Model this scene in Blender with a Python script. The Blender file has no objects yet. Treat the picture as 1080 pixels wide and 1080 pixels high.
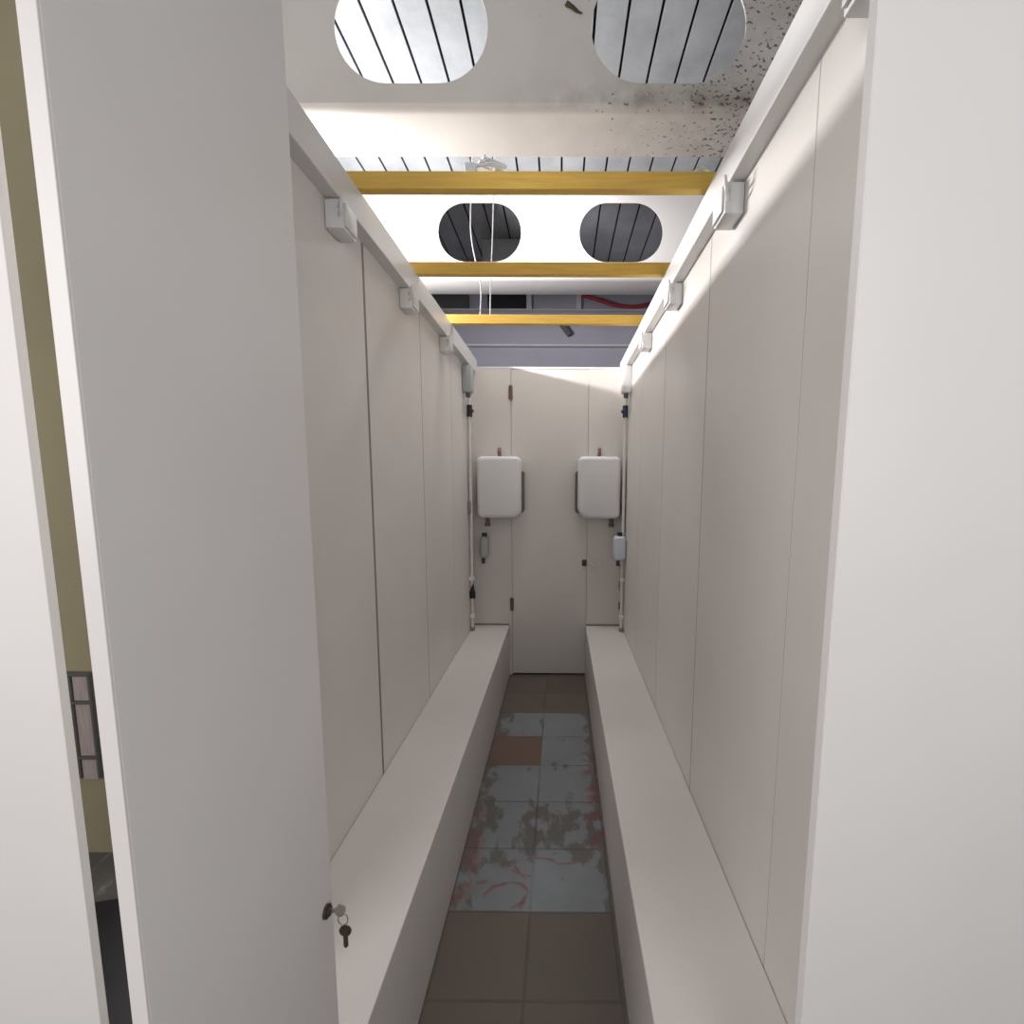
import bpy, bmesh, math, random
from mathutils import Vector, Matrix
random.seed(7)
S = bpy.context.scene
COL = S.collection
PI = math.pi

# ------------------------------------------------------------------ camera
cam_d = bpy.data.cameras.new('camera')
cam_d.sensor_width = 36.0
cam_d.sensor_fit = 'HORIZONTAL'
cam_d.lens = 500.0 / 1080.0 * 36.0
cam_d.shift_x = (540 - 588.0) / 1080.0
cam_d.shift_y = (567.0 - 540) / 1080.0
cam_d.clip_start = 0.02
cam = bpy.data.objects.new('camera', cam_d)
COL.objects.link(cam)
yaw, pit, rol = math.radians(0.34), math.radians(6.75), math.radians(0.3)
F = Vector((-math.sin(yaw) * math.cos(pit), math.cos(yaw) * math.cos(pit), -math.sin(pit)))
R0 = Vector((math.cos(yaw), math.sin(yaw), 0))
U0 = R0.cross(F)
Rv = R0 * math.cos(rol) + U0 * math.sin(rol)
Uv = -R0 * math.sin(rol) + U0 * math.cos(rol)
M = Matrix((Rv, Uv, -F)).transposed().to_4x4()
M.translation = Vector((0, 0, 1.29))
cam.matrix_world = M
S.camera = cam

# ------------------------------------------------------------------ world and light
w = bpy.data.worlds.new('world')
w.use_nodes = True
S.world = w
bg = w.node_tree.nodes['Background']
bg.inputs[0].default_value = (0.93, 0.95, 1.0, 1)
bg.inputs[1].default_value = 0.34

def area(name, loc, target, sx, sy, energy, color=(1, 1, 1)):
    l = bpy.data.lights.new(name, 'AREA')
    l.shape = 'RECTANGLE'
    l.size, l.size_y = sx, sy
    l.energy = energy
    l.color = color
    o = bpy.data.objects.new(name, l)
    COL.objects.link(o)
    o.location = loc
    d = (Vector(target) - Vector(loc)).normalized()
    o.rotation_euler = d.to_track_quat('-Z', 'Y').to_euler()
    return o

# bright tube lamp in the neighbouring bay, left of the corridor (long side along the corridor)
tube = area('tube_lamp', (-1.60, 2.30, 2.285), (-0.8, 2.30, 2.30), 1.0, 0.045, 92, (1.0, 0.985, 0.97))
# added fill for the left leaf, then light from the hall behind
leaf_fill = area('left_leaf_fill', (0.62, -0.85, 1.6), (-0.3, 0.6, 1.3), 0.6, 1.1, 10, (1.0, 0.97, 0.95))
hall = area('hall_light_left', (-1.5, -1.1, 1.75), (-0.6, 0.8, 1.3), 1.0, 1.2, 30, (1.0, 0.97, 0.95))
# added unseen fill brightening the far half of the corridor, between the steel beams
end_fill = area('far_end_fill', (-0.08, 2.70, 3.12), (-0.08, 2.70, 0.0), 0.6, 0.3, 13, (1.0, 0.98, 0.96))
S.view_settings.view_transform = 'Standard'
S.view_settings.look = 'None'
S.view_settings.gamma = 1.0
S.view_settings.use_curve_mapping = False
S.view_settings.exposure = 0.0

# ------------------------------------------------------------------ node helpers
def srgb(r, g, b):
    f = lambda c: (c / 255 / 12.92) if c / 255 <= 0.04045 else ((c / 255 + 0.055) / 1.055) ** 2.4
    return (f(r), f(g), f(b), 1)

class NT:
    def __init__(s, name):
        s.m = bpy.data.materials.new(name)
        s.m.use_nodes = True
        s.t = s.m.node_tree
        s.b = s.t.nodes['Principled BSDF']
    def n(s, kind, **kw):
        nd = s.t.nodes.new(kind)
        for k, v in kw.items():
            setattr(nd, k, v)
        return nd
    def link(s, a, b):
        s.t.links.new(a, b)
    def put(s, sock, v):
        if hasattr(v, 'is_output'):
            s.link(v, sock)
        else:
            sock.default_value = v
    def math(s, op, a, b=0.0, c=0.0, clamp=False):
        nd = s.n('ShaderNodeMath', operation=op, use_clamp=clamp)
        s.put(nd.inputs[0], a); s.put(nd.inputs[1], b); s.put(nd.inputs[2], c)
        return nd.outputs[0]
    def ramp(s, v, lo, hi, a=0.0, b=1.0):
        nd = s.n('ShaderNodeMapRange', clamp=True)
        s.put(nd.inputs[0], v); s.put(nd.inputs[1], lo); s.put(nd.inputs[2], hi)
        s.put(nd.inputs[3], a); s.put(nd.inputs[4], b)
        return nd.outputs[0]
    def mix(s, f, a, b):
        nd = s.n('ShaderNodeMix', data_type='RGBA')
        s.put(nd.inputs[0], f); s.put(nd.inputs[6], a); s.put(nd.inputs[7], b)
        return nd.outputs[2]
    def noise(s, vec, scale, detail=3.0, rough=0.5):
        nd = s.n('ShaderNodeTexNoise')
        s.link(vec, nd.inputs['Vector'])
        nd.inputs['Scale'].default_value = scale
        nd.inputs['Detail'].default_value = detail
        nd.inputs['Roughness'].default_value = rough
        return nd.outputs['Fac']
    def coords(s, scale=None, world=False):
        if world:
            v = s.n('ShaderNodeNewGeometry').outputs['Position']
        else:
            v = s.n('ShaderNodeTexCoord').outputs['Object']
        if scale:
            mp = s.n('ShaderNodeMapping')
            mp.inputs['Scale'].default_value = scale
            s.link(v, mp.inputs['Vector'])
            v = mp.outputs[0]
        return v
    def bump(s, h, strength=0.2, dist=0.002):
        nd = s.n('ShaderNodeBump')
        nd.inputs['Strength'].default_value = strength
        nd.inputs['Distance'].default_value = dist
        s.link(h, nd.inputs['Height'])
        s.link(nd.outputs[0], s.b.inputs['Normal'])

def paint(name, col, rough=0.45, var=0.04, scale=6.0, metallic=0.0, bump=0.05, stretch=None):
    k = NT(name)
    v = k.coords(stretch)
    f = k.noise(v, scale, 4)
    c2 = tuple(max(0, x * (1 - var * 2)) for x in col[:3]) + (1,)
    k.link(k.mix(k.ramp(f, 0.35, 0.7), col, c2), k.b.inputs['Base Color'])
    k.b.inputs['Roughness'].default_value = rough
    k.b.inputs['Metallic'].default_value = metallic
    if bump:
        k.bump(k.noise(k.coords(), scale * 12, 2), bump, 0.001)
    return k.m

WHITE = paint('white_board', (0.78, 0.76, 0.745, 1), 0.38, 0.02, 3.0)
WALLP = paint('white_wall_panel', (0.72, 0.685, 0.655, 1), 0.40, 0.025, 2.5)
RAILW = paint('white_trunking', (0.71, 0.70, 0.695, 1), 0.35, 0.02, 4)
EDGER = paint('lit_white_edge_band', (0.93, 0.91, 0.90, 1), 0.4, 0.01, 4)  # same edge band, colour lifted so the right leaf's edge looks lit
EDGEW = paint('white_edge_band', (0.70, 0.67, 0.66, 1), 0.4, 0.01, 4)  # same edge band, toned down for the stronger light on the left leaf
STEELW = paint('white_painted_steel', (0.80, 0.775, 0.765, 1), 0.45, 0.03, 5)
PLASTW = paint('white_plastic', (0.76, 0.76, 0.77, 1), 0.3, 0.01, 5)
BENCHW = paint('white_bench_board', (0.68, 0.645, 0.62, 1), 0.4, 0.02, 3)
BLUEP = paint('pale_blue_plastic', (0.62, 0.66, 0.74, 1), 0.35, 0.02, 5)
GREYP = paint('grey_blue_plastic', (0.42, 0.45, 0.47, 1), 0.4, 0.03, 5)  # also stands in for shade on the left filter housing
DKGREY = paint('dark_grey_plastic', (0.12, 0.12, 0.12, 1), 0.4, 0.02, 8)
BLACK = paint('black_rubber', (0.015, 0.015, 0.02, 1), 0.5, 0.1, 8)
NAVY = paint('dark_blue_plastic', (0.02, 0.03, 0.09, 1), 0.4, 0.05, 8)
BRASS = paint('dull_brass', (0.22, 0.13, 0.10, 1), 0.4, 0.1, 30, metallic=0.5)
CHROME = paint('dull_chrome', (0.45, 0.42, 0.38, 1), 0.3, 0.05, 30, metallic=0.9)
BRONZE = paint('dark_bronze', (0.10, 0.075, 0.06, 1), 0.4, 0.1, 30, metallic=0.6)
PIPEBR = paint('grey_brown_pipe', (0.28, 0.24, 0.22, 1), 0.45, 0.08, 20)
SEAM = paint('dark_joint', (0.24, 0.21, 0.20, 1), 0.8, 0.05, 10)
SEAML = paint('grey_joint', (0.40, 0.37, 0.35, 1), 0.8, 0.05, 10)
OLIVE = paint('olive_wall_paint', (0.36, 0.315, 0.20, 1), 0.7, 0.05, 3)
PURPLE = paint('lavender_wall_paint', (0.42, 0.41, 0.50, 1), 0.7, 0.04, 3)
PALEGR = paint('pale_grey_paint', (0.62, 0.62, 0.66, 1), 0.6, 0.04, 3)
RED = paint('red_hose', (0.42, 0.04, 0.07, 1), 0.5, 0.1, 6)
PINKP = paint('pale_pink_board', (0.50, 0.42, 0.40, 1), 0.6, 0.12, 25, stretch=(6, 6, 0.5))
BROWN = paint('dry_brown_leaf', (0.10, 0.07, 0.035, 1), 0.8, 0.2, 20)
DARKROOM = paint('dark_backing', (0.02, 0.02, 0.02, 1), 0.9, 0.1, 6)
OUTW = paint('grey_plaster', (0.55, 0.54, 0.55, 1), 0.8, 0.04, 3)
CORDM = paint('grey_white_cord', (0.45, 0.44, 0.44, 1), 0.5, 0.02, 5)
CARD = paint('dark_grey_card', (0.10, 0.11, 0.12, 1), 0.7, 0.08, 8)

def mat_timber():
    k = NT('yellow_painted_timber')
    v = k.coords((2.0, 30.0, 30.0))
    g = k.noise(v, 3.0, 5, 0.6)
    c = k.mix(k.ramp(g, 0.3, 0.75), srgb(240, 200, 100), srgb(220, 174, 78))
    v2 = k.coords((1.0, 2.5, 2.5), world=True)
    kn = k.noise(v2, 9.0, 1)
    c = k.mix(k.ramp(kn, 0.76, 0.84, 0, 0.6), c, srgb(150, 100, 40))
    k.link(c, k.b.inputs['Base Color'])
    k.b.inputs['Roughness'].default_value = 0.55
    k.bump(g, 0.2, 0.001)
    return k.m
TIMBER = mat_timber()

def mat_galv():
    k = NT('galvanised_slats')
    v = k.coords()
    a = k.noise(v, 5.0, 4, 0.6)
    b = k.noise(k.coords((12, 1, 1)), 7.0, 3)
    c = k.mix(k.ramp(a, 0.35, 0.7), (0.40, 0.42, 0.445, 1), (0.30, 0.315, 0.335, 1))
    c = k.mix(k.ramp(b, 0.55, 0.8, 0, 0.4), c, (0.31, 0.30, 0.29, 1))
    k.link(c, k.b.inputs['Base Color'])
    k.b.inputs['Roughness'].default_value = 0.5
    k.b.inputs['Metallic'].default_value = 0.25
    return k.m
GALV = mat_galv()

def mat_beam(stained):
    k = NT('white_steel_with_mould' if stained else 'white_steel_clean')
    v = k.coords(world=True)
    sep = k.n('ShaderNodeSeparateXYZ'); k.link(v, sep.inputs[0])
    X, Z = sep.outputs[0], sep.outputs[2]
    base = k.mix(k.ramp(k.noise(v, 2.5, 4), 0.35, 0.7), *(((0.70, 0.665, 0.64, 1), (0.62, 0.585, 0.555, 1)) if stained else ((0.68, 0.66, 0.66, 1), (0.62, 0.60, 0.60, 1))))
    if stained:
        # mould flecks that thicken towards the right end and the bottom edge
        wgt = k.ramp(k.math('ADD', X, k.math('MULTIPLY', k.noise(v, 3.0, 2), 0.5)), 0.0, 0.75)
        low = k.math('MULTIPLY', k.ramp(Z, 2.68, 2.57), k.ramp(Z, 2.549, 2.558, 0.25, 1.0))
        soft = k.math('MULTIPLY', k.ramp(k.noise(v, 7.0, 4, 0.65), 0.35, 0.7), k.math('MAXIMUM', k.math('MULTIPLY', wgt, 0.35), k.math('MULTIPLY', k.math('MULTIPLY', low, k.ramp(X, -0.3, 0.25)), 0.95)), clamp=True)
        base = k.mix(soft, base, (0.24, 0.19, 0.14, 1))
        ns = k.noise(k.coords((1.0, 1.0, 1.4), world=True), 62.0, 2.5, 0.55)
        thr = k.math('SUBTRACT', k.math('SUBTRACT', 0.80, k.math('MULTIPLY', wgt, 0.205)), k.math('MULTIPLY', k.math('MULTIPLY', low, wgt), 0.03))
        fl = k.ramp(k.math('SUBTRACT', ns, thr), 0.0, 0.03)
        base = k.mix(k.math('MULTIPLY', fl, 0.85), base, (0.05, 0.045, 0.045, 1))
    k.link(base, k.b.inputs['Base Color'])
    k.b.inputs['Roughness'].default_value = 0.45
    return k.m
BEAM_A, BEAM_C = mat_beam(True), mat_beam(False)

def mat_floor():
    k = NT('worn_painted_tiles')
    v = k.coords(world=True)
    sep = k.n('ShaderNodeSeparateXYZ'); k.link(v, sep.inputs[0])
    X, Y = sep.outputs[0], sep.outputs[1]
    TX, TY, OX, OY = 0.2475, 0.2475, -0.085, 1.04
    u = k.math('DIVIDE', k.math('SUBTRACT', X, OX), TX)
    t = k.math('DIVIDE', k.math('SUBTRACT', Y, OY), TY)
    cu, ct = k.math('FLOOR', u), k.math('FLOOR', t)
    fu, ft = k.math('FRACT', u), k.math('FRACT', t)
    eu = k.math('MINIMUM', fu, k.math('SUBTRACT', 1.0, fu))
    et = k.math('MINIMUM', ft, k.math('SUBTRACT', 1.0, ft))
    seam = k.math('SUBTRACT', 1.0, k.ramp(k.math('MINIMUM', eu, et), 0.006, 0.022))
    comb = k.n('ShaderNodeCombineXYZ'); k.link(cu, comb.inputs[0]); k.link(ct, comb.inputs[1])
    wn = k.n('ShaderNodeTexWhiteNoise', noise_dimensions='2D'); k.link(comb.outputs[0], wn.inputs['Vector'])
    rnd = wn.outputs['Value']
    n1 = k.noise(v, 6.0, 5, 0.6)
    n2 = k.noise(v, 22.0, 4, 0.6)
    n3 = k.noise(k.coords((1.0, 0.55, 1.0), world=True), 14.0, 4, 0.6)
    brown = k.mix(rnd, (0.145, 0.112, 0.092, 1), (0.115, 0.088, 0.072, 1))
    brown = k.mix(k.ramp(n1, 0.35, 0.75), brown, (0.115, 0.100, 0.085, 1))
    brown = k.mix(k.ramp(n2, 0.70, 0.80), brown, (0.27, 0.24, 0.21, 1))
    blue = k.mix(k.ramp(n1, 0.3, 0.7), (0.225, 0.245, 0.265, 1), (0.180, 0.195, 0.210, 1))
    blue = k.mix(k.math('MULTIPLY', rnd, 0.35), blue, (0.19, 0.20, 0.20, 1))
    inY = k.math('MULTIPLY', k.math('GREATER_THAN', Y, 1.288), k.math('LESS_THAN', Y, 2.525))
    tile = k.math('MULTIPLY', k.math('MULTIPLY', k.math('GREATER_THAN', Y, 2.03), k.math('LESS_THAN', Y, 2.278)), k.math('LESS_THAN', X, OX))
    isb = k.math('MULTIPLY', inY, k.math('SUBTRACT', 1.0, tile))
    # worn away along the edges and in one dirty band
    edge = k.math('MAXIMUM', k.ramp(X, 0.10, 0.19), k.ramp(X, -0.24, -0.34))
    band = k.math('MULTIPLY', k.ramp(Y, 1.44, 1.52), k.ramp(Y, 1.78, 1.70))
    band = k.math('MULTIPLY', band, k.ramp(X, -0.33, 0.0, 0.55, 1.0))
    wear = k.ramp(k.math('ADD', n3, k.math('MAXIMUM', k.math('MULTIPLY', edge, 0.30), k.math('MULTIPLY', band, 0.17))), 0.60, 0.68)
    isb = k.math('MULTIPLY', isb, k.math('SUBTRACT', 1.0, k.math('MULTIPLY', wear, 0.80)))
    brown = k.mix(k.math('MULTIPLY', k.math('MULTIPLY', wear, inY), 0.6), brown, (0.085, 0.08, 0.068, 1))
    col = k.mix(isb, brown, blue)
    # brown-red oddly coloured tile and red paint remains
    col = k.mix(k.math('MULTIPLY', tile, 0.6), col, (0.17, 0.085, 0.065, 1))
    redm = k.math('MULTIPLY', k.math('MULTIPLY', k.ramp(k.noise(v, 17.0, 3), 0.47, 0.56), k.ramp(X, 0.09, 0.13)),
                  k.math('MULTIPLY', k.ramp(Y, 1.50, 1.58), k.ramp(Y, 2.30, 2.10)))
    redl = k.math('MULTIPLY', k.math('MULTIPLY', k.ramp(k.noise(v, 13.0, 3), 0.42, 0.55), k.math('MULTIPLY', k.ramp(X, -0.25, -0.29), k.math('GREATER_THAN', X, -0.5))),
                  k.math('MULTIPLY', k.ramp(Y, 1.27, 1.33), k.ramp(Y, 1.75, 1.70)))
    # hand-drawn red strokes
    P = [(-0.30, 1.375, -0.235, 1.395), (-0.235, 1.345, -0.205, 1.375), (-0.205, 1.375, -0.160, 1.392), (-0.160, 1.392, -0.120, 1.388),
         (-0.120, 1.388, -0.095, 1.360), (-0.095, 1.360, -0.110, 1.320), (-0.110, 1.320, -0.142, 1.300),
         (-0.145, 1.455, -0.125, 1.425), (-0.125, 1.425, -0.095, 1.418), (-0.150, 1.440, -0.110, 1.410),
         (-0.078, 1.493, -0.030, 1.490), (-0.030, 1.490, 0.000, 1.470), (0.0, 1.470, 0.040, 1.472)]
    wob = k.math('MULTIPLY', k.math('SUBTRACT', k.noise(v, 30.0, 3), 0.5), 0.022)
    dmin = None
    for (ax, ay, bx_, by_) in P:
        dx, dy = bx_ - ax, by_ - ay
        L2 = dx * dx + dy * dy
        px, py = k.math('SUBTRACT', X, ax), k.math('SUBTRACT', Y, ay)
        h = k.math('ADD', k.math('MULTIPLY', px, dx / L2), k.math('MULTIPLY', py, dy / L2), clamp=True)
        qx = k.math('SUBTRACT', px, k.math('MULTIPLY', h, dx))
        qy = k.math('SUBTRACT', py, k.math('MULTIPLY', h, dy))
        d = k.math('SQRT', k.math('ADD', k.math('MULTIPLY', qx, qx), k.math('MULTIPLY', qy, qy)))
        dmin = d if dmin is None else k.math('MINIMUM', dmin, d)
    stroke = k.ramp(k.math('ADD', dmin, wob), 0.008, 0.001)
    redk = k.math('MAXIMUM', stroke, k.math('MAXIMUM', redm, k.math('MULTIPLY', redl, 0.7)))
    col = k.mix(k.math('MULTIPLY', redk, 0.62), col, (0.20, 0.05, 0.052, 1))
    col = k.mix(k.math('MULTIPLY', seam, k.ramp(k.noise(v, 4.0, 2), 0.35, 0.6, 0.15, 0.6)), col, (0.05, 0.042, 0.038, 1))
    k.link(col, k.b.inputs['Base Color'])
    k.b.inputs['Roughness'].default_value = 0.6
    k.bump(k.math('SUBTRACT', k.math('MULTIPLY', n2, 0.3), seam), 0.3, 0.003)
    return k.m
FLOORM = mat_floor()

# ------------------------------------------------------------------ mesh helpers
def bm_new():
    return bmesh.new()

def box(bm, x0, x1, y0, y1, z0, z1, bev=0.0, seg=2, mi=0):
    r = bmesh.ops.create_cube(bm, size=1.0)
    vs = r['verts']
    for v in vs:
        v.co = Vector(((x0 + x1) / 2 + v.co.x * (x1 - x0), (y0 + y1) / 2 + v.co.y * (y1 - y0), (z0 + z1) / 2 + v.co.z * (z1 - z0)))
    fs = set(f for v in vs for f in v.link_faces)
    for f in fs:
        f.material_index = mi
    if bev > 0:
        es = set(e for v in vs for e in v.link_edges)
        bmesh.ops.bevel(bm, geom=list(es), offset=bev, segments=seg, profile=0.5, affect='EDGES')

def cyl(bm, p0, p1, r, seg=16, r2=None, mi=0):
    p0, p1 = Vector(p0), Vector(p1)
    d = p1 - p0
    rot = d.to_track_quat('Z', 'Y').to_matrix().to_4x4()
    rot.translation = (p0 + p1) / 2
    n0 = len(bm.faces)
    bmesh.ops.create_cone(bm, cap_ends=True, segments=seg, radius1=r, radius2=r if r2 is None else r2, depth=d.length, matrix=rot)
    bm.faces.ensure_lookup_table()
    for f in bm.faces[n0:]:
        f.material_index = mi

def ball(bm, c, r, sc=(1, 1, 1)):
    m = Matrix.Diagonal((sc[0], sc[1], sc[2], 1)); m.translation = Vector(c)
    bmesh.ops.create_uvsphere(bm, u_segments=16, v_segments=10, radius=r, matrix=m)

def tubepath(bm, pts, r, seg=10):
    pts = [Vector(p) for p in pts]
    rings = []
    for i, p in enumerate(pts):
        d = (pts[min(i + 1, len(pts) - 1)] - pts[max(i - 1, 0)]).normalized()
        q = d.to_track_quat('Z', 'Y')
        rings.append([bm.verts.new(p + q @ Vector((r * math.cos(2 * PI * k / seg), r * math.sin(2 * PI * k / seg), 0))) for k in range(seg)])
    for a, b in zip(rings, rings[1:]):
        for k in range(seg):
            bm.faces.new((a[k], a[(k + 1) % seg], b[(k + 1) % seg], b[k]))
    bm.faces.new(rings[0][::-1]); bm.faces.new(rings[-1])

def smooth_path(pts, n=6):
    out = []
    P = [Vector(p) for p in pts]
    P = [P[0]] + P + [P[-1]]
    for i in range(1, len(P) - 2):
        for k in range(n):
            t = k / n
            a, b, c, d = P[i - 1], P[i], P[i + 1], P[i + 2]
            out.append(0.5 * ((2 * b) + (c - a) * t + (2 * a - 5 * b + 4 * c - d) * t * t + (3 * b - a - 3 * c + d) * t ** 3))
    out.append(P[-2])
    return out

def rounded(x0, x1, z0, z1, r, n=6):
    """outline (x, z) counter-clockwise; r = (bottom-left, bottom-right, top-right, top-left)"""
    if not isinstance(r, tuple):
        r = (r,) * 4
    out = []
    for (cx, cz, a0, rr) in ((x0 + r[0], z0 + r[0], PI, r[0]), (x1 - r[1], z0 + r[1], 1.5 * PI, r[1]), (x1 - r[2], z1 - r[2], 0, r[2]), (x0 + r[3], z1 - r[3], 0.5 * PI, r[3])):
        for k in range(n + 1):
            a = a0 + k / n * PI / 2
            out.append((cx + rr * math.cos(a), cz + rr * math.sin(a)))
    return out

def prism_xz(bm, outline, y0, y1, bev=0.0, bseg=3):
    a = [bm.verts.new((x, y0, z)) for x, z in outline]
    b = [bm.verts.new((x, y1, z)) for x, z in outline]
    f0 = bm.faces.new(a); bm.faces.new(b[::-1])
    n = len(a)
    for i in range(n):
        bm.faces.new((a[i], b[i], b[(i + 1) % n], a[(i + 1) % n]))
    if bev:
        bmesh.ops.bevel(bm, geom=list(f0.edges), offset=bev, segments=bseg, profile=0.5, affect='EDGES')

def pillow(bm, x0, x1, z0, z1, r, y0, y1, e, n=7, m=5):
    """rounded block whose front edge (y0) is rolled with radius e"""
    r = (r,) * 4 if not isinstance(r, tuple) else r
    rings = []
    for k in range(m + 1):
        a = k / m * PI / 2
        ins, dy = e * (1 - math.sin(a)), e * (1 - math.cos(a))
        rr = tuple(max(q - ins, 0.002) for q in r)
        rings.append([bm.verts.new((x, y0 + dy, z)) for x, z in rounded(x0 + ins, x1 - ins, z0 + ins, z1 - ins, rr, n)])
    rings.append([bm.verts.new((x, y1, z)) for x, z in rounded(x0, x1, z0, z1, r, n)])
    bm.faces.new(rings[0]); bm.faces.new(rings[-1][::-1])
    for A, B in zip(rings, rings[1:]):
        for i in range(len(A)):
            j = (i + 1) % len(A)
            bm.faces.new((A[i], A[j], B[j], B[i]))

def obj(name, bm, mats, parent=None, origin=(0, 0, 0), smooth=False):
    bmesh.ops.recalc_face_normals(bm, faces=bm.faces)
    o_ = Vector(origin)
    for v in bm.verts:
        v.co -= o_
    me = bpy.data.meshes.new(name)
    bm.to_mesh(me); bm.free()
    for m in (mats if isinstance(mats, (list, tuple)) else [mats]):
        me.materials.append(m)
    if smooth:
        for p in me.polygons:
            p.use_smooth = True
        try:
            me.set_sharp_from_angle(angle=math.radians(40))
        except Exception:
            pass
    o = bpy.data.objects.new(name, me)
    COL.objects.link(o)
    if parent is not None:
        o.parent = parent
    else:
        o.location = o_
    return o

def struct(name, bm, mats, origin=(0, 0, 0), label=None):
    o = obj(name, bm, mats, None, origin)
    o['kind'] = 'structure'
    if label:
        o['label'] = label
    return o

def thing(name, label, cat, loc, group=None):
    o = bpy.data.objects.new(name, None)
    COL.objects.link(o)
    o.empty_display_size = 0.05
    o.location = loc
    o['label'] = label; o['category'] = cat
    if group:
        o['group'] = group
    return o

def tag(o, label, cat, group=None):
    o['label'] = label; o['category'] = cat
    if group:
        o['group'] = group
    return o

def dup(root, loc, label):
    r = root.copy(); COL.objects.link(r); r.location = loc; r['label'] = label
    for ch in root.children:
        c = ch.copy(); COL.objects.link(c); c.parent = r
        for g in ch.children:
            d = g.copy(); COL.objects.link(d); d.parent = c
    return r

def part(root, name, bm, mats, smooth=False, parent=None):
    return obj(name, bm, mats, parent or root, root.location, smooth)

# ------------------------------------------------------------------ large structure
XL, XR = -0.57, 0.405          # corridor wall faces
YE = 3.05                      # end wall face
YL, YR = 0.66, 0.56            # near ends of the two walls
WT = 1.985                     # wall top
ROOF = 3.15

b = bm_new(); box(b, -4.0, 2.8, -3.0, 5.2, -0.05, 0.0); struct('floor', b, FLOORM, label='worn tile floor with flaking blue grey paint')

b = bm_new()
k0 = -0.8 - 0.1325 * 22
RY = -2.6   # the roof also covers the place where the photographer stands
for i in range(50):
    x = k0 + i * 0.1325
    if x > 2.75: break
    box(b, x + 0.006, x + 0.1265, RY, 5.0, ROOF, ROOF + 0.012, mi=0)
box(b, -4.0, 2.8, RY, 5.0, ROOF + 0.03, ROOF + 0.05, mi=1)
struct('ceiling', b, [GALV, DARKROOM], label='galvanised metal slat roof with dark gaps')

b = bm_new(); box(b, -4.1, 2.9, 5.0, 5.1, 0, 3.2); struct('wall_rear', b, PURPLE, label='lavender grey wall far behind the corridor')
b = bm_new(); box(b, -4.1, -4.0, 0.9, 5.0, 0, 3.2); struct('wall_outer_left', b, OUTW)
b = bm_new(); box(b, 2.8, 2.9, 0.9, 5.0, 0, 3.2); struct('wall_outer_right', b, OUTW)
b = bm_new(); box(b, -2.3, -1.385, 1.50, 1.56, 0, ROOF - 0.01); struct('wall_olive', b, OLIVE, label='olive wall seen through the gap on the left')

def wall_panels(name, x_face, sgn, y0, seams, jm, label, half):
    """white boards with joints; sgn = +1 when the wall body lies to +x of its face"""
    b = bm_new()
    ys = [y0] + seams + [YE + 0.04]
    for a, c in zip(ys, ys[1:]):
        xa, xb = sorted((x_face, x_face + sgn * 0.018))
        box(b, xa, xb, a + half.get(a, 0.0), c - half.get(c, 0.0), 0.0, WT, 0.0008, 1, 0)
    xa, xb = sorted((x_face + sgn * 0.0185, x_face + sgn * 0.04))
    box(b, xa, xb, y0, YE + 0.04, 0.0, WT, mi=0)
    xa, xb = sorted((x_face + sgn * 0.0006, x_face + sgn * 0.0182))
    for s in seams:
        box(b, xa, xb, s - half[s], s + half[s], 0.0, WT - 0.002, mi=1)
    return struct(name, b, [WALLP, jm], label=label)
wall_panels('wall_left', XL, -1, YL, [0.89, 1.437, 1.988, 2.52], SEAM, 'white panel partition left of the corridor', {0.89: 0.002, 1.437: 0.0075, 1.988: 0.003, 2.52: 0.002})
wall_panels('wall_right', XR, 1, YR, [0.83, 1.37, 1.91, 2.45], SEAML, 'white panel partition right of the corridor', {0.83: 0.0012, 1.37: 0.0035, 1.91: 0.003, 2.45: 0.003})

# end wall: two fixed panels, header-less, with the narrow door between
DXL, DXR = -0.314, 0.172
b = bm_new()
box(b, XL + 0.001, DXL - 0.0015, YE, YE + 0.03, 0, WT, 0.001, 1, 0)
box(b, DXR + 0.0015, XR - 0.001, YE, YE + 0.03, 0, WT, 0.001, 1, 0)
box(b, XL, XR, YE + 0.031, YE + 0.045, 0, WT - 0.005, mi=1)
struct('wall_end', b, [WALLP, SEAML], label='white end wall of the corridor')
b = bm_new(); box(b, DXL, DXR, YE + 0.002, YE + 0.028, 0.012, WT, 0.0015, 1)
door = struct('door_1', b, WALLP, (DXL, YE, 0), label='narrow flush white door at corridor end')
def dchild(name, bm, m, smooth=False, label=None):
    o = obj(name, bm, m, door, (DXL, YE, 0), smooth)
    if label: o['label'] = label
    return o
for z in (1.84, 0.487):
    b = bm_new()
    box(b, DXL - 0.014, DXL + 0.010, YE - 0.006, YE + 0.004, z - 0.040, z + 0.040, 0.002)
    cyl(b, (DXL - 0.002, YE - 0.010, z - 0.044), (DXL - 0.002, YE - 0.010, z + 0.044), 0.007, 10)
    dchild('hinge', b, BRASS, label='brown metal hinge')
b = bm_new()
box(b, DXR - 0.03, DXR - 0.002, YE - 0.008, YE + 0.003, 0.745, 0.785, 0.003)
cyl(b, (DXR - 0.012, YE - 0.03, 0.765), (DXR - 0.012, YE, 0.765), 0.009, 12)
dchild('latch', b, BRONZE, True, 'dark round latch')

# rails (cable trunking) along the wall tops
def rail(name, x0, x1, y0, y1, z0, z1, label):
    b = bm_new()
    box(b, x0, x1, y0, y1, z0, z1, 0.0025, 2)
    for yy in [0.95, 2.2]:
        if yy > y0: pass
    return struct(name, b, RAILW, (x0, y0, z0), label)
rail('trim_1', -0.612, -0.532, YL, YE + 0.045, 1.962, 2.046, 'white rail capping the left wall')
rail('trim_2', 0.370, 0.447, YR, YE + 0.045, 1.954, 2.032, 'white rail capping the right wall')
b = bm_new(); box(b, -0.531, 0.369, YE - 0.001, YE + 0.045, WT - 0.001, WT + 0.012, 0.002); struct('trim_3', b, RAILW, (-0.53, YE, WT), 'white cap on top of the end wall')
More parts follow.
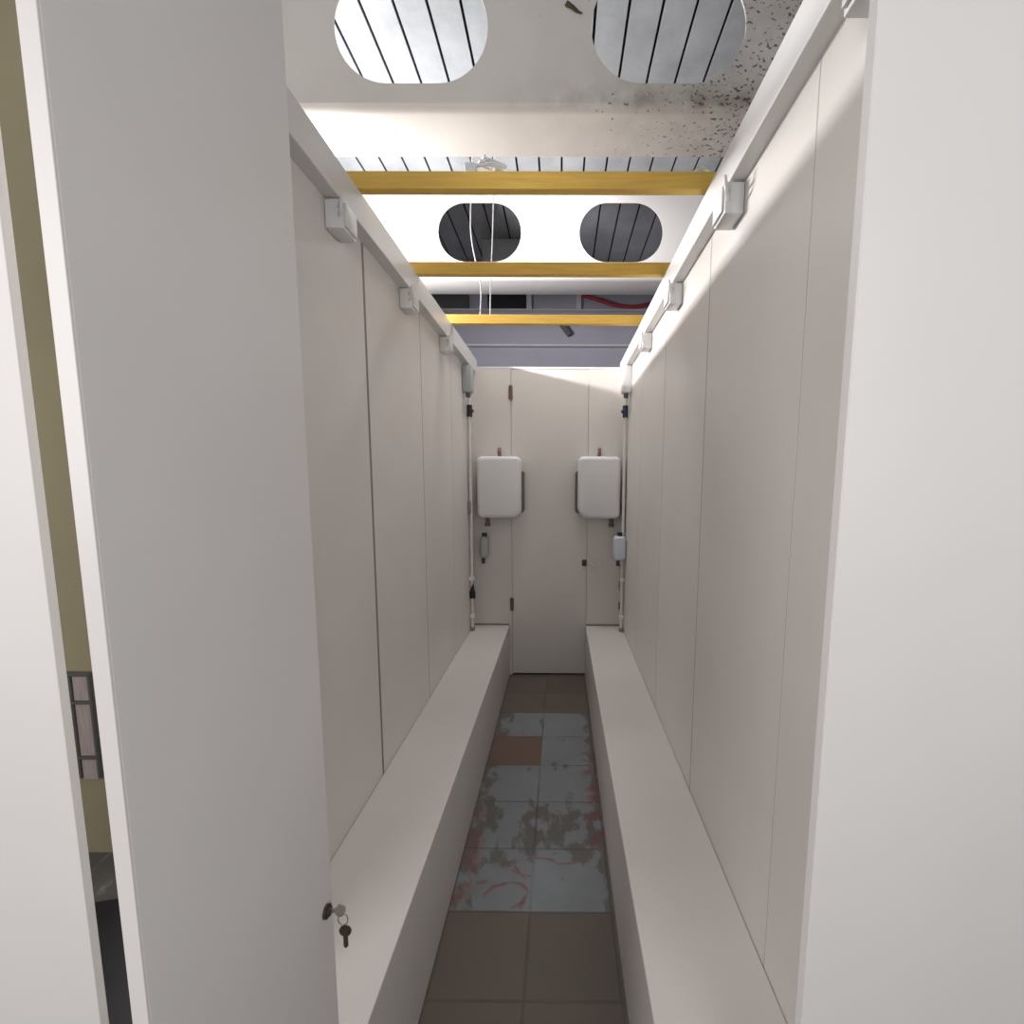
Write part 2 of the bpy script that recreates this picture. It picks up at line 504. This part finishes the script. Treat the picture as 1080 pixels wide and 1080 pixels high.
# thin dark joint where the ledges meet the end wall
BZ = 0.345

# ------------------------------------------------------------------ boxed ledges
def bench(name, x0, x1, y0, label):
    t = thing(name, label, 'bench', ((x0 + x1) / 2, y0, 0))
    b = bm_new(); box(b, x0, x1, y0, YE - 0.006, BZ - 0.016, BZ, 0.0015, 1)
    part(t, 'bench_top', b, BENCHW)
    left = x0 < -0.3
    xa, xb = (x1 - 0.016, x1 - 0.0015) if left else (x0 + 0.0015, x0 + 0.016)
    b = bm_new(); box(b, xa, xb, y0 + 0.002, YE - 0.006, 0.001, BZ - 0.0165)
    part(t, 'front_panel', b, BENCHW)
    b = bm_new()
    box(b, *( (x0 + 0.002, xa - 0.001) if left else (xb + 0.001, x1 - 0.002)), y0 + 0.004, y0 + 0.02, 0.001, BZ - 0.0165)
    part(t, 'end_panel', b, BENCHW)
    b = bm_new()
    box(b, x0 + 0.004, x1 - 0.004, YE - 0.0055, YE - 0.001, BZ - 0.01, BZ + 0.009)
    p = part(t, 'seal_strip', b, PIPEBR); p['label'] = 'brownish sealing strip'
    return t
bench('bench', XL + 0.001, -0.332, YL, 'long low white boxed-in bench along the left wall')
bench('bench', 0.170, XR - 0.001, YR, 'long low white boxed-in bench along the right wall')

# ------------------------------------------------------------------ cross beams under the roof
def cross_beam(yw, m, label, x0=-3.98, x1=2.78, zc=2.81, zb=2.565, centres=None, loc=None):
    t = thing('cross_beam', label, 'beam', (0.0, yw, zb - 0.02))
    b = bm_new()
    hw, hh = 0.258, 0.172
    zt = ROOF - 0.002
    y0, y1 = yw, yw + 0.006
    # front web with obround openings, built in slabs between the openings
    cs = sorted(centres)
    def quad(xa, za, xb, zb_):
        pass
    def ring(cx, xa, xb):
        hole = rounded(cx - hw, cx + hw, zc - hh, zc + hh, hh - 0.001, 10)
        outer = []
        for (hx, hz) in hole:
            dx, dz = hx - cx, hz - zc
            s = 1e9
            if dx > 1e-9: s = min(s, (xb - cx) / dx)
            if dx < -1e-9: s = min(s, (xa - cx) / dx)
            if dz > 1e-9: s = min(s, (zt - zc) / dz)
            if dz < -1e-9: s = min(s, (zb - zc) / dz)
            outer.append([cx + dx * s, zc + dz * s])
        for corner in ((xa, zb), (xb, zb), (xb, zt), (xa, zt)):
            j = min(range(len(outer)), key=lambda q: (outer[q][0] - corner[0]) ** 2 + (outer[q][1] - corner[1]) ** 2)
            outer[j] = list(corner)
        n = len(hole)
        V = {}
        for key, pts in (('h', hole), ('o', outer)):
            for yi, yy in enumerate((y0, y1)):
                V[key, yi] = [b.verts.new((px, yy, pz)) for px, pz in pts]
        for i in range(n):
            j = (i + 1) % n
            b.faces.new((V['h', 0][i], V['h', 0][j], V['o', 0][j], V['o', 0][i]))
            b.faces.new((V['h', 1][i], V['o', 1][i], V['o', 1][j], V['h', 1][j]))
            b.faces.new((V['h', 0][i], V['h', 1][i], V['h', 1][j], V['h', 0][j]))
    half = 0.29
    prev = x0
    for cx in cs:
        if cx - half > prev + 1e-4:
            box(b, prev, cx - half, y0, y1, zb, zt)
        ring(cx, cx - half, cx + half)
        prev = cx + half
    box(b, prev, x1, y0, y1, zb, zt)
    part(t, 'web', b, m)
    # rolled lower edge and flange as one bent strip
    b = bm_new()
    prof = [(yw, zb), (yw + 0.004, zb - 0.010), (yw + 0.013, zb - 0.017), (yw + 0.024, zb - 0.020), (yw + 0.235, zb - 0.020), (yw + 0.242, zb - 0.017), (yw + 0.244, zb + 0.012)]
    inner = [(yw + 0.006, zb), (yw + 0.009, zb - 0.006), (yw + 0.015, zb - 0.011), (yw + 0.025, zb - 0.014), (yw + 0.233, zb - 0.014), (yw + 0.237, zb - 0.012), (yw + 0.238, zb + 0.012)]
    A = [[b.verts.new((x, yy, zz)) for yy, zz in prof] for x in (x0, x1)]
    I = [[b.verts.new((x, yy, zz)) for yy, zz in inner] for x in (x0, x1)]
    n = len(prof)
    for i in range(n - 1):
        b.faces.new((A[0][i], A[0][i + 1], A[1][i + 1], A[1][i]))
        b.faces.new((I[0][i], I[1][i], I[1][i + 1], I[0][i + 1]))
        for s in (0, 1):
            b.faces.new((A[s][i], A[s][i + 1], I[s][i + 1], I[s][i]))
    b.faces.new((A[0][-1], A[1][-1], I[1][-1], I[0][-1]))
    b.faces.new((A[0][0], A[1][0], I[1][0], I[0][0]))
    part(t, 'bottom_flange', b, m, True)
    return t
cross_beam(1.77, BEAM_A, 'nearest white steel ceiling beam with large oval holes and black mould specks', centres=[-1.37, -0.510, 0.351, 1.21], zc=2.797)
cross_beam(3.14, BEAM_C, 'farther bright clean white steel ceiling beam with oval holes above the end door', centres=[-0.511, 0.365, 1.24], zc=2.822)  # unseen left end runs to the wall without its oval, blocking tube light

# ------------------------------------------------------------------ yellow timber battens across the rails
for y, lab in ((1.348, 'nearest and widest looking yellow timber batten across the corridor top'),
               (1.861, 'middle of the three yellow timber battens above the corridor'),
               (2.413, 'farthest of the three yellow timber battens above the corridor')):
    b = bm_new(); box(b, -0.78, 0.62, y - 0.015, y + 0.015, 2.0475, 2.090, 0.002, 2)
    tag(obj('timber_batten', b, TIMBER, None, (-0.08, y, 2.0475)), lab, 'batten', 'yellow timber battens')

# ------------------------------------------------------------------ junction boxes under the rails
def jbox(x_wall, sgn, y, label, zt=1.951, h=0.066, d=0.044, w=0.075):
    t = thing('junction_box', label, 'junction box', (x_wall, y, zt - h), 'white boxes under the rails')
    xa, xb = sorted((x_wall - sgn * 0.001, x_wall - sgn * d))
    b = bm_new(); box(b, xa, xb, y, y + w, zt - h, zt, 0.003, 2)
    part(t, 'housing', b, PLASTW, True)
    xa, xb = sorted((x_wall - sgn * d, x_wall - sgn * (d + 0.006)))
    b = bm_new(); box(b, xa, xb, y + 0.006, y + w - 0.006, zt - h + 0.006, zt - 0.006, 0.002, 2)
    part(t, 'lid', b, RAILW, True)
    b = bm_new()
    xm = x_wall - sgn * (d - 0.008)
    tubepath(b, smooth_path([(xm, y - 0.001, zt - 0.02), (xm - sgn * 0.012, y - 0.018, zt - 0.018), (xm - sgn * 0.016, y - 0.020, zt + 0.0), (xm - sgn * 0.012, y - 0.018, zt - 0.03), (xm, y - 0.001, zt - 0.04)], 5), 0.0035, 8)
    part(t, 'cable_loop', b, RAILW, True)
    return t
names_r = ['white box under right rail, nearest, half cut by the right door leaf', 'white box under right rail, second from the door leaf, largest in full view',
           'white box under right rail, third from the near end', 'white box under right rail, fourth from the near end']
for y, n in zip((0.615, 1.135, 1.672, 2.205), names_r):
    jbox(XR, 1, y, n)
names_l = ['white box under left rail, nearest to the left door leaf', 'white box under left rail, second from the near end', 'white box under left rail, third, near the far end']
for y, n in zip((1.215, 1.745, 2.30), names_l):
    jbox(XL, -1, y, n, zt=1.959)

# thin conduit strip running between boxes beneath the right and left rails
for x0, x1, sg, y0, ys, lab in ((0.374, 0.399, 1, YR + 0.01, (0.615, 1.135, 1.672, 2.205), 'thin grey conduit line under the right rail'),
                            (-0.564, -0.537, -1, YL + 0.01, (1.215, 1.745, 2.30), 'thin grey conduit line under the left rail')):
    pass

# ------------------------------------------------------------------ end wall equipment
def heater(x0, x1, z0, z1, dark_side, label, pipes):
    cx = (x0 + x1) / 2
    t = thing('water_heater', label, 'water heater', (cx, YE - 0.002, z0))
    b = bm_new()
    big = 0.075
    r = (big, 0.034, 0.034, 0.038) if dark_side < 0 else (0.034, big * 0.7, 0.038, 0.034)
    pillow(b, x0, x1, z0, z1, r, YE - 0.125, YE - 0.004, 0.026)
    part(t, 'casing', b, PLASTW, True)
    b = bm_new()
    xa, xb = (x0 - 0.014, x0 + 0.035) if dark_side < 0 else (x1 - 0.035, x1 + 0.014)
    pillow(b, xa, xb, z0 + 0.030, z1 - 0.085, 0.022, YE - 0.085, YE - 0.010, 0.012)
    p = part(t, 'side_vent', b, DKGREY, True); p['label'] = 'dark grey side strip'
    xt, xbm, zbm = pipes
    b = bm_new()
    cyl(b, (xt, YE - 0.04, z1 - 0.003), (xt - dark_side * 0.004, YE - 0.035, z1 + 0.030), 0.011, 12)
    cyl(b, (xt - dark_side * 0.004, YE - 0.035, z1 + 0.026), (xt - dark_side * 0.006, YE - 0.008, z1 + 0.052), 0.010, 12)
    p = part(t, 'top_fitting', b, BRASS, True); p['label'] = 'small brown metal pipe fitting on top'
    b = bm_new()
    cyl(b, (xbm, YE - 0.05, z0 - 0.040), (xbm, YE - 0.05, z0 + 0.004), 0.013, 12)
    cyl(b, (xbm, YE - 0.05, z0 - 0.055), (xbm, YE - 0.05, z0 - 0.038), 0.017, 8)
    p = part(t, 'bottom_fitting', b, BRASS, True); p['label'] = 'brown metal pipe fitting underneath'
    return t
heater(-0.518, -0.243, 1.062, 1.442, 1, 'white rounded wall heater left of the end door', (-0.382, -0.462, 0))
heater(0.106, 0.371, 1.062, 1.444, -1, 'white rounded wall heater right of the end door', (0.238, 0.322, 0))

def filter_unit(x0, x1, z0, z1, m, label, yb, wall_mount, name='filter_housing'):
    cx = (x0 + x1) / 2
    t = thing(name, label, 'filter housing', (cx, yb, z0))
    b = bm_new(); pillow(b, x0, x1, z0, z1, 0.022, yb - 0.060, yb, 0.016)
    part(t, 'casing', b, m, True)
    b = bm_new()
    cyl(b, (cx, yb - 0.028, z1 - 0.004), (cx, yb - 0.028, z1 + 0.022), 0.016, 12)
    part(t, 'cap', b, BLACK, True)['label'] = 'dark round cap'
    b = bm_new()
    cyl(b, (cx - 0.008, yb - 0.028, z0 - 0.036), (cx - 0.008, yb - 0.028, z0 + 0.004), 0.011, 12)
    part(t, 'outlet', b, BRONZE, True)['label'] = 'dark metal outlet stub'
    b = bm_new()
    if wall_mount: box(b, cx - 0.015, cx + 0.015, yb + 0.0005, YE - 0.001, z0 + 0.02, z1 - 0.03)
    else: box(b, x1 + 0.0003, XR - 0.0003, yb - 0.045, yb - 0.015, z0 + 0.03, z1 - 0.03)
    part(t, 'bracket', b, CHROME)
    return t
filter_unit(0.327, 0.4000, 0.812, 0.960, BLUEP, 'small pale blue-white housing under the right heater', 2.912, False)
filter_unit(-0.510, -0.460, 0.800, 0.940, GREYP, 'small housing under the left heater, grey-blue standing for shade', YE - 0.0125, True)  # like the right housing, with its shade put into the grey colour

# vertical pipe runs in the two far corners
def corner_pipes(sgn, label):
    xw = XR if sgn > 0 else XL
    t = thing('pipe_run', label, 'pipe', (xw, YE - 0.1, BZ))
    X = lambda d: xw - sgn * d
    b = bm_new()
    tubepath(b, [(X(0.016), 2.93, 1.82), (X(0.016), 2.93, BZ + 0.002)], 0.010, 12)
    part(t, 'pipe', b, WALLP, True)
    b = bm_new()
    tubepath(b, [(X(0.008), 3.01, 1.70), (X(0.008), 3.01, BZ + 0.03)], 0.005, 10)
    part(t, 'pipe', b, PIPEBR, True)['label'] = 'thin brown grey pipe'
    for z in (0.44, 0.68):
        b = bm_new()
        box(b, X(0.03) if sgn > 0 else X(0.001), X(0.001) if sgn > 0 else X(0.03), 2.915, 2.945, z - 0.012, z + 0.012, 0.003)
        part(t, 'clip', b, PLASTW)
    b = bm_new()
    cyl(b, (X(0.018), 2.93, 1.675), (X(0.018), 2.93, 1.745), 0.016, 14)
    cyl(b, (X(0.018), 2.93, 1.71), (X(0.04), 2.925, 1.71), 0.010, 10)
    part(t, 'valve', b, NAVY if sgn > 0 else BLACK, True)['label'] = 'dark valve near the top'
    if sgn < 0:
        b = bm_new()
        cyl(b, (X(0.018), 2.93, 0.555), (X(0.018), 2.93, 0.60), 0.018, 14)
        cyl(b, (X(0.018), 2.93, 0.60), (X(0.018), 2.93, 0.655), 0.014, 14, 0.008)
        part(t, 'stop_valve', b, BLACK, True)['label'] = 'black stop valve lower down'
        b = bm_new(); box(b, X(0.0), X(0.02), 2.90, 2.96, 1.09, 1.17, 0.005); part(t, 'clamp', b, PIPEBR)['label'] = 'brown pipe clamp'
    else:
        b = bm_new()
        tubepath(b, smooth_path([(X(0.012), 2.965, 1.43), (X(0.010), 2.955, 1.28), (X(0.016), 2.955, 1.16), (X(0.011), 2.955, 1.02), (X(0.014), 2.965, 0.95)], 5), 0.009, 10)
        part(t, 'hose', b, PIPEBR, True)['label'] = 'brown grey bent hose'
        b = bm_new()
        cyl(b, (X(0.017), 2.94, 1.09), (X(0.017), 2.94, 1.16), 0.014, 12)
        part(t, 'fitting', b, BRONZE, True)['label'] = 'dark brown upper fitting'
        b = bm_new()
        cyl(b, (X(0.020), 2.94, 0.485), (X(0.020), 2.94, 0.53), 0.013, 12)
        part(t, 'fitting', b, BRONZE, True)['label'] = 'dark brown lower fitting'
        b = bm_new()
        tubepath(b, smooth_path([(X(0.03), 2.97, 0.77), (X(0.018), 2.955, 0.70), (X(0.03), 2.95, 0.64), (X(0.015), 2.95, 0.58), (X(0.022), 2.95, 0.50)], 5), 0.007, 10)
        part(t, 'flexible_tail', b, CHROME, True)
    b = bm_new()
    box(b, min(X(0.001), X(0.028)), max(X(0.001), X(0.028)), 2.91, 2.95, BZ + 0.001, BZ + 0.022, 0.003)
    part(t, 'base_collar', b, PIPEBR)
    return t
corner_pipes(-1, 'thin white pipe with black valves in the far left corner')
corner_pipes(1, 'thin white pipe with blue-black valve and bent hose in the far right corner')

def corner_box(sgn, label):
    xw = XR if sgn > 0 else XL
    zt = 1.951
    a, c = sorted((xw - sgn * 0.001, xw - sgn * 0.055))
    t = thing('isolator_box', label, 'junction box', (xw, 2.88, 1.82))
    b = bm_new(); box(b, a, c, 2.80, 2.875, 1.80, zt, 0.006, 2); part(t, 'housing', b, PLASTW if sgn > 0 else GREYP, True)
    b = bm_new(); cyl(b, ((a + c) / 2, 2.84, 1.775), ((a + c) / 2, 2.84, 1.80), 0.014, 12); part(t, 'gland', b, DKGREY, True)['label'] = 'dark grey cable gland'
    return t
corner_box(1, 'taller white box under the right rail at the far corner')
corner_box(-1, 'taller grey box under the left rail at the far corner')

b = bm_new()
tubepath(b, smooth_path([(0.196, YE - 0.008, 0.765), (0.215, YE - 0.02, 0.752), (0.245, YE - 0.02, 0.752), (0.262, YE - 0.012, 0.770), (0.262, YE - 0.003, 0.785)], 5), 0.007, 10)
box(b, 0.186, 0.204, YE - 0.014, YE - 0.001, 0.755, 0.775, 0.003)
tag(obj('pull_handle', b, PLASTW, None, (0.225, YE, 0.765), True), 'small pale hook handle beside the end door latch', 'handle')

# ------------------------------------------------------------------ foreground door leaves and panel
def leaf(name, x0, x1, y0, y1, label, z0=0.015, z1=2.15, edge=None):
    t = bm_new(); box(t, x0, x1, y0, y1, z0, z1, 0.0012, 2)
    return struct(name, t, WHITE, (x0, y0, 0), label)
# left leaf stands open, parallel to the corridor
d2 = leaf('door_2', -0.3415, -0.3280, 0.3315, 0.620, 'open white board door leaf on the left with key in its lock')
b = bm_new(); box(b, -0.3416, -0.3279, 0.330, 0.3312, 0.015, 2.15, 0.0005, 1); obj('edge_band', b, EDGEW, d2, (-0.3415, 0.3315, 0))['label'] = 'pale edge band, coloured brighter as if lit'
d3 = leaf('door_3', 0.319, 0.99, 0.541, 0.556, 'white board door leaf on the right facing the camera')
b = bm_new(); box(b, 0.3178, 0.3188, 0.5405, 0.5565, 0.015, 2.15, 0.0004, 1)
obj('edge_band', b, EDGER, d3, (0.319, 0.541, 0))['label'] = 'pale edge band, coloured brighter as if lit'
b = bm_new(); box(b, 0.3195, 0.321, 0.5400, 0.5409, 0.015, 2.15)
d4 = leaf('wall_front', -1.50, -0.690, 0.620, 0.633, 'white fixed board at the far left edge')
b.free()

# lock with keys at the far vertical edge of the left leaf
Lx, Ly, Lz = -0.3280, 0.600, 0.686
b = bm_new()
cyl(b, (Lx, Ly, Lz), (Lx + 0.004, Ly, Lz), 0.0095, 20)
cyl(b, (Lx + 0.003, Ly, Lz), (Lx + 0.007, Ly, Lz), 0.0065, 20)
lk = obj('lock', b, BRONZE, d2, (-0.3415, 0.3315, 0), True); lk['label'] = 'dark metal lock cylinder'
def key(bm, c, ax_u, ax_v, nrm, s=1.0):
    """flat key: bow centred on c, blade running along -ax_v"""
    c, u, v, n = Vector(c), Vector(ax_u), Vector(ax_v), Vector(nrm)
    out = []
    for i in range(20):
        a = -PI / 2 + 0.35 + i / 19 * (2 * PI - 0.7)
        out.append((0.0085 * s * math.cos(a), 0.0085 * s * math.sin(a)))
    out = out + [(-0.003 * s, -0.024 * s), (0.0, -0.027 * s), (0.003 * s, -0.024 * s)]
    A = [bm.verts.new(c + u * p + v * q + n * 0.001) for p, q in out]
    B = [bm.verts.new(c + u * p + v * q - n * 0.001) for p, q in out]
    bm.faces.new(A); bm.faces.new(B[::-1])
    for i in range(len(out)):
        j = (i + 1) % len(out)
        bm.faces.new((A[i], B[i], B[j], A[j]))
kt = thing('key_pair', 'pair of small metal keys hanging in the left leaf lock', 'key', (Lx + 0.008, Ly, Lz))
b = bm_new(); key(b, (Lx + 0.020, Ly + 0.002, Lz), (0, 0.35, 1), (1, 0, 0), (0, 1, 0), 0.85)
part(kt, 'key', b, CHROME)
b = bm_new()
rr = [(Lx + 0.024 + 0.007 * math.cos(a), Ly, Lz - 0.012 + 0.009 * math.sin(a)) for a in [i / 16 * 2 * PI for i in range(17)]]
tubepath(b, rr, 0.0008, 6); part(kt, 'ring', b, CHROME, True)
b = bm_new(); key(b, (Lx + 0.0265, Ly, Lz - 0.030), (1, 0, 0), (0.0, 0, 1), (0, 1, 0), 1.0)
part(kt, 'key', b, BRONZE)['label'] = 'darker hanging key'

# ------------------------------------------------------------------ things seen in the left gap
t = thing('rack', 'black framed rack of pale pinkish boards against the olive wall', 'rack', (-1.57, 1.498, 0.28))
q = lambda x: x * 0.9375
h = lambda z: 1.29 + (z - 1.29) * 0.9375
b = bm_new()
for x in (-1.790, -1.718, -1.650):
    box(b, q(x) - 0.004, q(x) + 0.004, 1.478, 1.4985, h(0.222), h(0.612), 0.001, 1)
for z in (0.609, 0.507, 0.300):
    box(b, q(-1.793), q(-1.647), 1.477, 1.4985, h(z) - 0.005, h(z) + 0.005, 0.001, 1)
part(t, 'frame', b, DKGREY)
for z0, z1 in ((0.513, 0.603), (0.306, 0.501), (0.215, 0.294)):
    for x0, x1 in ((-1.784, -1.724), (-1.712, -1.656)):
        b = bm_new()
        box(b, q(x0), q(x1), 1.484, 1.496, h(z0), h(z1), 0.001, 1)
        part(t, 'board', b, PINKP)
b = bm_new(); box(b, -0.45, 0.45, -0.36, 0.36, 0.0, 0.012, 0.003, 1)
bmesh.ops.rotate(b, cent=(0, 0, 0), matrix=Matrix.Rotation(math.radians(14), 3, 'Z'), verts=b.verts)
bmesh.ops.translate(b, vec=(-1.16, 0.985, 0.001), verts=b.verts)
tag(obj('floor_mat', b, BLACK, None, (-1.16, 0.985, 0.0)), 'black rubber mat on the floor seen through the left gap', 'mat')

# ------------------------------------------------------------------ far background above the end wall
b = bm_new(); box(b, -2.4, 2.2, 4.93, 4.999, 2.635, 2.655, 0.004); tag(obj('ledge', b, PALEGR, None, (0, 4.96, 2.635)), 'thin pale ledge line along the lavender rear wall', 'ledge')
b = bm_new(); box(b, -2.4, 2.2, 4.96, 4.999, 2.985, 3.0, 0.003); tag(obj('shelf', b, PALEGR, None, (0, 4.98, 2.985)), 'narrow pale shelf high on the rear wall', 'shelf')
for x0, x1, m, lab in ((-1.34, -0.93, CARD, 'dark grey panel standing on the high rear shelf, left one'), (-0.74, -0.36, BLACK, 'black panel standing on the high rear shelf, nearer the middle')):
    b = bm_new(); box(b, x0, x1, 4.962, 4.996, 3.001, 3.135, 0.004); tag(obj('panel_box', b, m, None, ((x0 + x1) / 2, 4.98, 3.0)), lab, 'box')
for x, lab in ((-0.325, 'pale upright stub beside the black panel on rear shelf'), (0.17, 'pale upright stub beside the red hose on rear shelf')):
    b = bm_new(); box(b, x - 0.025, x + 0.025, 4.962, 4.996, 3.001, 3.14, 0.003); tag(obj('upright_stub', b, PALEGR, None, (x, 4.98, 3.0)), lab, 'post')
b = bm_new()
tubepath(b, smooth_path([(0.20, 4.93, 3.12), (0.36, 4.93, 3.075), (0.55, 4.93, 3.02), (0.75, 4.93, 3.015), (0.98, 4.93, 3.07), (1.2, 4.93, 3.13)], 6), 0.018, 10)
tag(obj('hose', b, RED, None, (0.6, 4.93, 3.02), True), 'dark red hose sagging high at the rear wall', 'hose')
b = bm_new()
box(b, -0.022, 0.022, -0.025, 0.025, -0.14, 0.0, 0.003)
bmesh.ops.rotate(b, cent=(0, 0, 0), matrix=Matrix.Rotation(math.radians(-38), 3, 'Y'), verts=b.verts)
bmesh.ops.translate(b, vec=(-0.005, 4.965, 2.86), verts=b.verts)
tag(obj('brace', b, CARD, None, (0, 4.96, 2.8), False), 'short dark slanting brace on the rear wall', 'brace')
b = bm_new(); box(b, -0.62, -0.25, 3.9, 4.2, 2.99, ROOF - 0.001, 0.006); tag(obj('duct_box', b, GREYP, None, (-0.44, 4.05, 2.99)), 'grey box under the roof seen through the far left oval', 'duct')
b = bm_new(); tubepath(b, [(-2.0, 4.4, 3.13), (-0.2, 4.25, 3.125), (0.6, 4.35, 3.125), (2.0, 3.9, 3.13)], 0.02, 10)
tag(obj('pipe', b, BLACK, None, (0, 4.3, 3.11), True), 'black pipe under the roof seen through the far right oval', 'pipe')

# white cords that hang from the roof and lie on the battens
for x0, x1, lab in ((-0.445, -0.400, 'left one of two thin white cords hanging behind the battens'), (-0.338, -0.350, 'right one of two thin white cords hanging behind the battens')):
    b = bm_new()
    tubepath(b, smooth_path([(x0, 2.50, ROOF - 0.002), (x0 + 0.004, 2.50, 2.8), (x0 - 0.004, 2.49, 2.5), (x1, 2.46, 2.25), (x1, 2.435, 2.096), (x1 + 0.01, 2.41, 2.0935)], 8), 0.0028, 8)
    tag(obj('hanging_cord', b, CORDM, None, (x1, 2.44, 2.09), True), lab, 'cord')
b = bm_new()
pts = []
for i in range(46):
    a = i / 45 * 5 * PI
    pts.append((-0.205 + (0.026 + 0.018 * math.sin(0.37 * i)) * math.cos(a) + 0.0004 * i, 1.348 + 0.018 * math.sin(a * 1.1), 2.0955 + i * 0.0006 + 0.003 * (1 + math.sin(2.3 * a + 1))))
tubepath(b, pts, 0.0042, 8)
box(b, -0.255, -0.225, 1.336, 1.360, 2.0905, 2.114, 0.004)
tag(obj('cable_coil', b, PLASTW, None, (-0.205, 1.348, 2.091), True), 'small tangle of white cable lying on the nearest yellow batten', 'cable')
b = bm_new()
tubepath(b, smooth_path([(0.34, 1.348, 2.094), (0.36, 1.345, 2.104), (0.375, 1.35, 2.106), (0.395, 1.352, 2.094)], 5), 0.0035, 8)
tag(obj('cable_end', b, PLASTW, None, (0.37, 1.348, 2.091), True), 'short white cable end on the right of the nearest yellow batten', 'cable')
# dry leaf scrap stuck to the near beam and small scratches on the far beam
b = bm_new()
pth = [(0.010, 1.765, 2.862), (0.028, 1.762, 2.852), (0.047, 1.764, 2.838), (0.062, 1.766, 2.833)]
for a, c, wd in zip(pth, pth[1:], (0.010, 0.008, 0.004)):
    cyl(b, a, c, wd, 8, wd * 0.7)
for v in b.verts:
    v.co.y = 1.7665 + (v.co.y - 1.7665) * 0.3
tag(obj('dry_leaf', b, BROWN, None, (0.03, 1.767, 2.85)), 'dry brown leaf scrap stuck between the near beam ovals', 'leaf')
